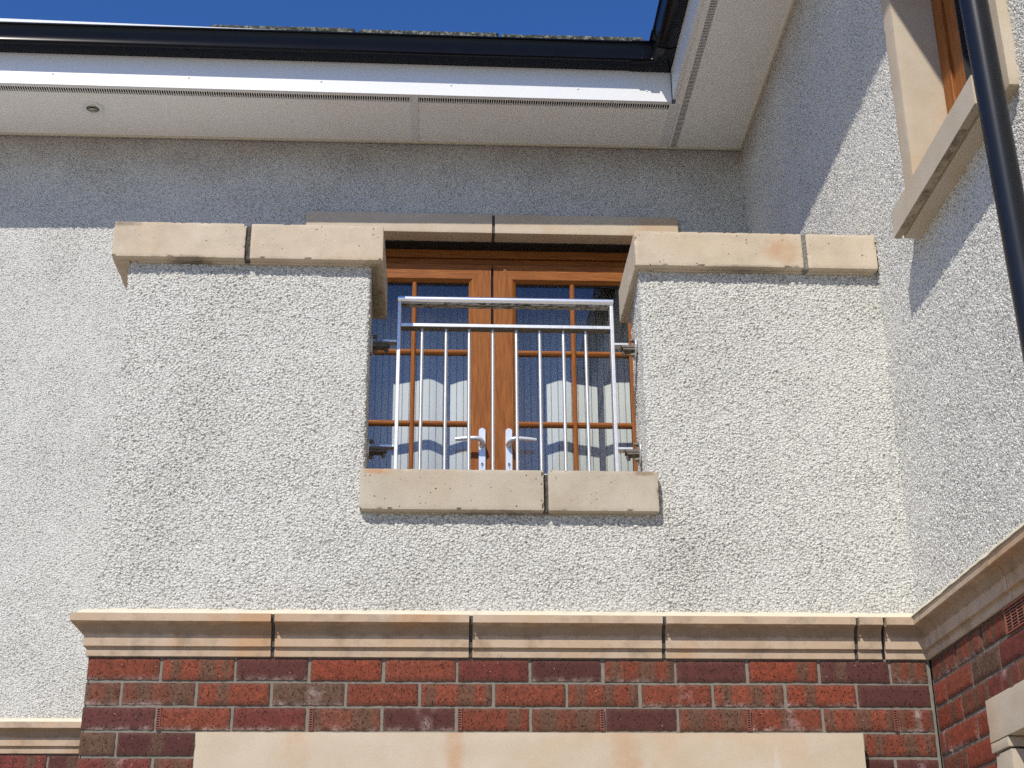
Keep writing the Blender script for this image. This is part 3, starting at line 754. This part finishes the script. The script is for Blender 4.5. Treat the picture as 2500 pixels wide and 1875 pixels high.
for (leafo, xc, sgn) in ((lL, 1.257, -1), (lR, 1.383, 1)):
    yf = 1.948; b = MB(); n = 12
    poly = [(xc + .0155 * math.cos(t), 1.5065 + .0155 * math.sin(t)) for t in np.linspace(0, math.pi, n)] + [(xc - .0155 + .031 * k / 1, 1.285) for k in (0, 1)]
    b.prism(poly, 1, yf - .009, yf + .001)
    b.cyl((xc, yf - .011, 1.343), (xc, yf - .008, 1.343), .0085); b.build("handle_plate", M_handle, leafo, True)
    MB().cyl((xc, yf - .0125, 1.343), (xc, yf - .0105, 1.343), .0055, 12).box(xc - .0012, xc + .0012, yf - .013, yf - .0115, 1.325, 1.343).build("lock", M_dirtsteel, leafo)
    b = MB(); pts = [(xc, yf - .008, 1.437), (xc, yf - .032, 1.438), (xc + sgn * .003, yf - .046, 1.442), (xc + sgn * .012, yf - .055, 1.449)]
    pts += [(xc + sgn * (.03 + .096 * t), yf - .058 + .008 * t, 1.452 - .004 * t * t) for t in np.linspace(0, 1, 6)]
    b.tube(pts, .01, 14, rs=[.0155, .0135, .0125, .012, .0115, .0115, .0115, .0112, .011, .0095], flat=.92)
    b.build("lever", M_handle, leafo, True)

# room and curtain behind the door
rm = MB(); ya, yb2 = B + .301, 5.2
rm.box(-.6, 3.2, ya, yb2, .22, .26).box(-.6, 3.2, ya, yb2, 2.72, 2.76).box(-.62, -.6, ya, yb2, .22, 2.76).box(3.2, 3.22, ya, yb2, .22, 2.76).box(-.6, 3.2, yb2, yb2 + .02, .22, 2.76)
o = rm.build("bedroom_shell", M_room); o['kind'] = 'structure'
V = []; F = []; nx = 260
for i in range(nx + 1):
    x = .40 + 1.86 * i / nx
    y = 2.30 + .009 * math.sin(2 * math.pi * (x - 1.0) / .26 + 1.2 * math.sin(x * 5)) + .002 * math.sin(x * 48)
    for z in (.35, 2.45): V.append((x, y, z))
for i in range(nx): F.append((2 * i, 2 * i + 2, 2 * i + 3, 2 * i + 1))
me = bpy.data.meshes.new("striped_curtain"); me.from_pydata(V, [], F)
o = link_mesh("striped_curtain", me, M_curtain, None, True)
md = o.modifiers.new("thick", 'SOLIDIFY'); md.thickness = .002
o['label'] = "pale curtain with thin dark vertical stripes hanging inside the balcony door"; o['category'] = "curtain"

# ------------------------------------------------------------------ railing
ra = thing("steel_railing", "stainless steel guard railing with eight upright rods bolted across the gap in the balcony wall", "railing", (1.28, .08, .605))
ry0, ry1 = .165, .205; xl, xr = .9045, 1.6665; YM = .185
m = MB(); prof = []
hy0, hy1, hz0, hz1 = .157, .213, 1.300, 1.3235
for k in range(9): t = -math.pi / 2 - math.pi * k / 8; prof.append((hy0 + .0115 + .0115 * math.cos(t), (hz0 + hz1) / 2 + .01175 * math.sin(t)))
for k in range(9): t = math.pi / 2 - math.pi * k / 8; prof.append((hy1 - .0115 + .0115 * math.cos(t), (hz0 + hz1) / 2 + .01175 * math.sin(t)))
m.prism(prof, 0, xl, xr); m.build("handrail", M_hand, ra, True)
MB().box(xl + .013, xr - .013, hy0 + .010, hy1 - .012, hz0 - .0045, hz0 + .001).build("handrail_underside", M_algae, ra)
MB().box(xl + .0125, xr - .0125, ry0, ry1, 1.206, 1.218, .0012).build("upper_rail", M_steel, ra)
MB().box(xl + .014, xr - .014, ry0 + .003, ry1 - .003, 1.2045, 1.2062).build("stained_rail_face", M_dirtsteel, ra)
MB().box(xl + .0125, xr - .0125, ry0, ry1, .609, .620, .0012).build("bottom_rail", M_steel, ra)
for x in (xl, xr - .012): MB().box(x, x + .012, ry0, ry1, .608, hz0 + .0005, .0012).build("post", M_steel, ra)
for x in (.992, 1.076, 1.157, 1.240, 1.3225, 1.405, 1.4885, 1.5675):
    MB().cyl((x + random.uniform(-.001, .001), YM, .618), (x, YM, 1.207), .0060, 16).build("upright_rod", M_steel, ra, True)
for sgn, xp, xw in ((-1, xl, .8155), (1, xr, 1.7425)):
    for z in (1.146, .755):
        a = MB(); x0, x1 = sorted((xp, xp + sgn * .050)); a.box(x0 + (0.0005 if sgn > 0 else 0), x1 - (.0005 if sgn < 0 else 0), ry0 + .002, ry1 - .002, z, z + .008, .001)
        o = a.build("bracket", M_steel, ra)
        c = MB(); x0, x1 = sorted((xp + sgn * .026, xw)); c.box(x0, x1, ry0 - .002, ry1 + .002, z - .010, z - .0005, .001)
        c.box(x0 + .004, x1 - .004, ry0, ry1, z - .018, z - .0105, .001)
        c.build("wall_arm", M_dirtsteel, o)
        pl = MB(); px = xw - sgn * .003; pl.cyl((px - .0025, YM, z - .006), (px + .0025, YM, z - .006), .040, 28); pl.build("wall_plate", M_steel, o)
        xb = xp + sgn * .036
        bo = MB(); bo.cyl((xb, YM, z - .018), (xb, YM, z - .026), .0088, 6); bo.tube_axis([Vector((xb, YM, z - .0255)), Vector((xb, YM, z - .032)), Vector((xb, YM, z - .0355))], Vector((0, 0, -1)), [.0072, .0062, .003], 12)
        bo.build("bolt", M_dirtsteel, o, True)
        for dz in (.022, -.034):
            bo = MB(); bo.tube_axis([Vector((px - sgn * t, YM - .008, z + dz)) for t in (.002, .0095, .0096, .015, .018)], Vector((-sgn, 0, 0)), [.0082, .0082, .0068, .0060, .003], 12)
            bo.build("bolt", M_dirtsteel, o, True)

# ------------------------------------------------------------------ eaves
sk = lambda x, y, z: (x, y + .0095 * (x - .55) * (1 if y < 1.75 else 0), z)
FY = 1.41; SZ = 3.02; FXR = 2.155
mr = thing("main_roof", "white boxed eaves and low tiled roof over the set-back house wall, running level across the top", "roof", (.5, FY, SZ))
m = MB(sk); m.box(-5, FXR - .0012, FY, FY + .018, SZ, 3.345); fa = m.build("fascia", M_white, mr)
for x in (-.79, -.155, .47, 1.09, 1.70, 2.035):
    MB(sk).dome((x, FY + .0005, 3.079), (0, -1, 0), .0062, .004).build("screw_cap", M_white, fa, True)
m = MB(sk); m.box(-5, FXR, FY + .0182, 1.4405, SZ + .004, SZ + .006, 0); m.build("soffit_edge", M_soffit, mr)
m = MB(sk); m.box(-5, .898, 1.4825, B - .005, SZ + .004, SZ + .016)
m.build("soffit_board", M_soffit, mr)
m = MB(sk); m.box(.930, 2.152, 1.4825, B - .005, SZ + .004, SZ + .016); m.build("soffit_board", M_soffit, mr)
m = MB(sk); m.box(.895, .933, 1.430, B - .008, SZ, SZ + .0038, .001); m.box(2.146, 2.190, 1.430, B - .008, SZ, SZ + .0038, .001); m.build("soffit_cover_strip", M_white, mr)
m = MB(sk)
for (a, b) in ((-1.9, .893), (.936, 2.144)):
    x = a
    while x < b:
        m.box(x, x + .0036, 1.4406, 1.4824, SZ + .0045, SZ + .0055); x += .0112
m.build("vent_strip", M_soffit, mr)
MB(sk).box(-5, 2.16, 1.43, 1.50, SZ + .019, SZ + .021).build("vent_shadow_gap", M_void, mr)
m = MB(sk); m.box(-5, 2.56, B - .022, B - .009, SZ - .004, SZ + .0035, .002); m.build("soffit_bead", M_seal, mr)
# light strip and tiles behind the gutter
m = MB(sk); m.add([(-5, FY - .004, 3.30), (2.10, FY - .004, 3.30), (2.10, FY - .004, 3.342), (-5, FY - .004, 3.435), (-5, FY + .10, 3.30), (2.10, FY + .10, 3.30), (2.10, FY + .10, 3.344), (-5, FY + .10, 3.437)],
                  [(0, 1, 2, 3), (4, 7, 6, 5), (3, 2, 6, 7), (0, 4, 5, 1), (0, 3, 7, 4), (1, 5, 6, 2)]); m.build("eaves_tray", plain("pale_eaves_tray", (.62, .65, .68), .5), mr)
m = MB(); m.add([(-5, 1.56, 3.36), (2.4, 1.56, 3.36), (6.6, 5.6, 5.3), (-5, 5.6, 5.3), (-5, 1.56, 3.32), (2.4, 1.56, 3.32), (6.6, 5.6, 5.26), (-5, 5.6, 5.26)],
                [(0, 1, 2, 3), (7, 6, 5, 4), (0, 4, 5, 1), (1, 5, 6, 2), (2, 6, 7, 3), (3, 7, 4, 0)]); m.build("roof_slope", M_slate, mr)
for k, (a, b, lab) in enumerate(((-.083, .617, "leftmost of the three lichen-spotted slab edges showing above the black gutter"),
                            (.633, 1.321, "middle one of the three lichen-spotted slab edges showing above the black gutter"),
                            (1.337, 2.037, "lichen-spotted slab edge above the black gutter, next to the gutter's inner corner"))):
    v, f = stone_box(a, b, 1.45, 1.80, 3.372 - .004 * k, 3.424 - .006 * k, step=.012, chip=.004, rad=.003, seed=60 + k)
    v = [(x, y, z + (y - 1.45) * .30) for x, y, z in v]
    me = bpy.data.meshes.new("roof_slab"); me.from_pydata(v, [], f); bm = bmesh.new(); bm.from_mesh(me); bmesh.ops.remove_doubles(bm, verts=bm.verts, dist=.0004); bmesh.ops.recalc_face_normals(bm, faces=bm.faces[:]); bm.to_mesh(me); bm.free()
    o = link_mesh("roof_slab", me, M_lichen, None, True); o['label'] = lab; o['category'] = "roof slab"; o['group'] = "lichen-covered slabs along the roof edge"

wr = thing("wing_roof", "white boxed eaves and dark roof of the wing, coming forward at the top right", "roof", (2.4, 0, SZ))
MB().box(FXR, FXR + .018, -7, FY - .008, SZ - .002, 3.30).build("fascia", M_white, wr)
MB().box(FXR + .0185, 2.2085, -7, B - .006, SZ + .004, SZ + .006).build("soffit_edge", M_soffit, wr)
MB().box(2.2405, XR + .01, -7, B - .006, SZ + .004, SZ + .016).build("soffit_board", M_soffit, wr)
m = MB(); y = B - .012
while y > -.6: m.box(2.2086, 2.2404, y - .0040, y, SZ + .0045, SZ + .0065); y -= .0112
m.build("vent_strip", M_soffit, wr)
MB().box(2.19, 2.26, -7, B - .006, SZ + .019, SZ + .021).build("vent_shadow_gap", M_void, wr)
MB().box(XR - .010, XR + .004, -7, B - .01, SZ - .006, SZ + .0035, .002).build("soffit_bead", M_seal, wr)
m = MB(); m.add([(2.10, -7, 3.36), (2.10, 1.56, 3.36), (6.2, 5.6, 5.3), (6.2, -7, 5.3), (2.10, -7, 3.32), (2.10, 1.56, 3.32), (6.2, 5.6, 5.26), (6.2, -7, 5.26)],
                [(0, 3, 2, 1), (7, 4, 5, 6), (0, 1, 5, 4), (1, 2, 6, 5), (2, 3, 7, 6), (3, 0, 4, 7)]); m.build("roof_slope", M_slate, wr)

# ------------------------------------------------------------------ gutters (one run round the inner corner)
gu = thing("gutter", "black box-shaped gutter running along both eaves and turning at the inner corner", "gutter", (0, 1.35, 3.19))
# profile as (distance out from the fascia, height)
GP = [(.002, 3.285), (.002, 3.190), (.030, 3.184), (.068, 3.186), (.087, 3.190), (.094, 3.196), (.092, 3.204), (.092, 3.228), (.098, 3.258), (.104, 3.276), (.112, 3.279), (.112, 3.286),
      (.100, 3.286), (.094, 3.262), (.087, 3.228), (.086, 3.206), (.068, 3.193), (.010, 3.195), (.008, 3.285)]
GC = (FXR, FY)
def grun(path):
    P = [Vector(p) for p in path]; out = []
    d1 = (P[1] - P[0]).normalized()
    v, f = course(path, GP, 0, 10); return v, f
v, f = course([(-5, FY), (FXR, FY), (FXR, -7)], [(e, z) for e, z in GP], 0, 20)
MB(sk).add(v, f).build("gutter_channel", M_black, gu, True)
c = MB(sk); v, f = course([(FXR - .20, FY), (FXR, FY), (FXR, FY - .20)], [(e + (.004 if e > .02 else 0), z - (.004 if z < 3.2 else -.001)) for e, z in GP], 0, 20)
c.add(v, f).build("corner_fitting", M_black, gu, True)
MB(sk).box(2.003, 2.045, FY - .108, FY - .098, 3.190, 3.235, .002).build("union_clip", M_black, gu)

# ------------------------------------------------------------------ downlight
dl = thing("soffit_downlight", "small round recessed downlight with a pale rim in the white soffit at upper left", "light fitting", (-.637, 1.601, SZ))
cx, cy = -.637, 1.593
def ring(r0, r1, z0, z1, n=40):
    m = MB(); vs = []; fs = []
    for k in range(n):
        t = 2 * math.pi * k / n
        for r, z in ((r0, z0), (r1, z1), (r1, z0), (r0, z1)): pass
    prof = [(r0, z0), (r1 - .002, z0), (r1, z1), (r0, z1 + .001)]
    for k in range(n):
        t = 2 * math.pi * k / n
        for r, z in prof: vs.append((cx + r * math.cos(t), cy + r * math.sin(t), z))
    for k in range(n):
        for q in range(4): fs.append((k * 4 + q, ((k + 1) % n) * 4 + q, ((k + 1) % n) * 4 + (q + 1) % 4, k * 4 + (q + 1) % 4))
    return m.add(vs, fs)
ring(.030, .053, SZ - .0035, SZ + .003).build("rim", M_white, dl, True)
MB().cyl((cx, cy, SZ + .0034), (cx, cy, SZ - .002), .0298, 32).build("recess", plain("dark_recess", (.03, .03, .028), .5), dl)
MB().cyl((cx, cy, SZ - .001), (cx, cy, SZ - .006), .026, 28, r2=.024).dome((cx, cy, SZ - .006), (.1, .35, -1), .024, .010).build("lamp_body", plain("dull_chrome", (.40, .40, .34), .25, .8), dl, True)
MB().cyl((cx, cy - .007, SZ - .0135), (cx, cy - .007, SZ - .0155), .013, 20).build("lens", plain("clear_yellowish_lens", (.55, .52, .36), .2, 0, .3, 200), dl)

# ------------------------------------------------------------------ downpipe
dp = thing("downpipe", "thick glossy black rainwater downpipe crossing the side window on the right", "downpipe", (2.47, -1.31, G))
a = Vector((2.4720, -1.3394, 1.4851)); b = Vector((2.4970, -1.3148, 0.7522)); d = a - b
top = b + d * (3.17 - b.z) / d.z; bot = b + d * (-.10 - b.z) / d.z
MB().cyl(bot, top, .0365, 48).build("pipe", M_pipe, dp, True)
p2 = Vector((bot.x, bot.y, G + .02)); MB().cyl(bot + d.normalized() * .03, p2, .0362, 32).build("lower_pipe", M_pipe, dp, True)

# ------------------------------------------------------------------ air vent in the wing brickwork
av = thing("air_brick", "terracotta louvred air brick just under the stone moulding at the right edge", "air vent", (XB, -.757, -.075))
u0, u1, z0, z1 = .647, .867, -.0735, -.002
def wb3(m, ua, ub, d0, d1, za, zb): m.box(XB - d1, XB - d0, -ub, -ua, za, zb); return m
m = MB(); wb3(m, u0, u1, -.03, .004, z1 - .005, z1); wb3(m, u0, u1, -.03, .004, z0, z0 + .004); wb3(m, u0, u0 + .005, -.03, .0036, z0 + .004, z1 - .005); wb3(m, u1 - .005, u1, -.03, .0036, z0 + .004, z1 - .005)
m.build("frame", M_terra, av)
m = MB()
for k in range(7): zz = z0 + .011 + k * .0083; wb3(m, u0 + .005, u1 - .005, -.003, .0012, zz, zz + .0010)
m.build("louvres", plain("pale_terracotta", (.40, .20, .15), .6), av)
m = MB()
for k in range(1, 5): uu = u0 + k * .044; wb3(MB(), uu - .0008, uu + .0008, -.003, .0022, z0 + .004, z1 - .005).build("divider", M_terra, av)
m = MB(); wb3(m, u0 + .004, u1 - .004, -.0042, -.0034, z0 + .003, z1 - .003); m.build("dark_cavity", M_void, av)
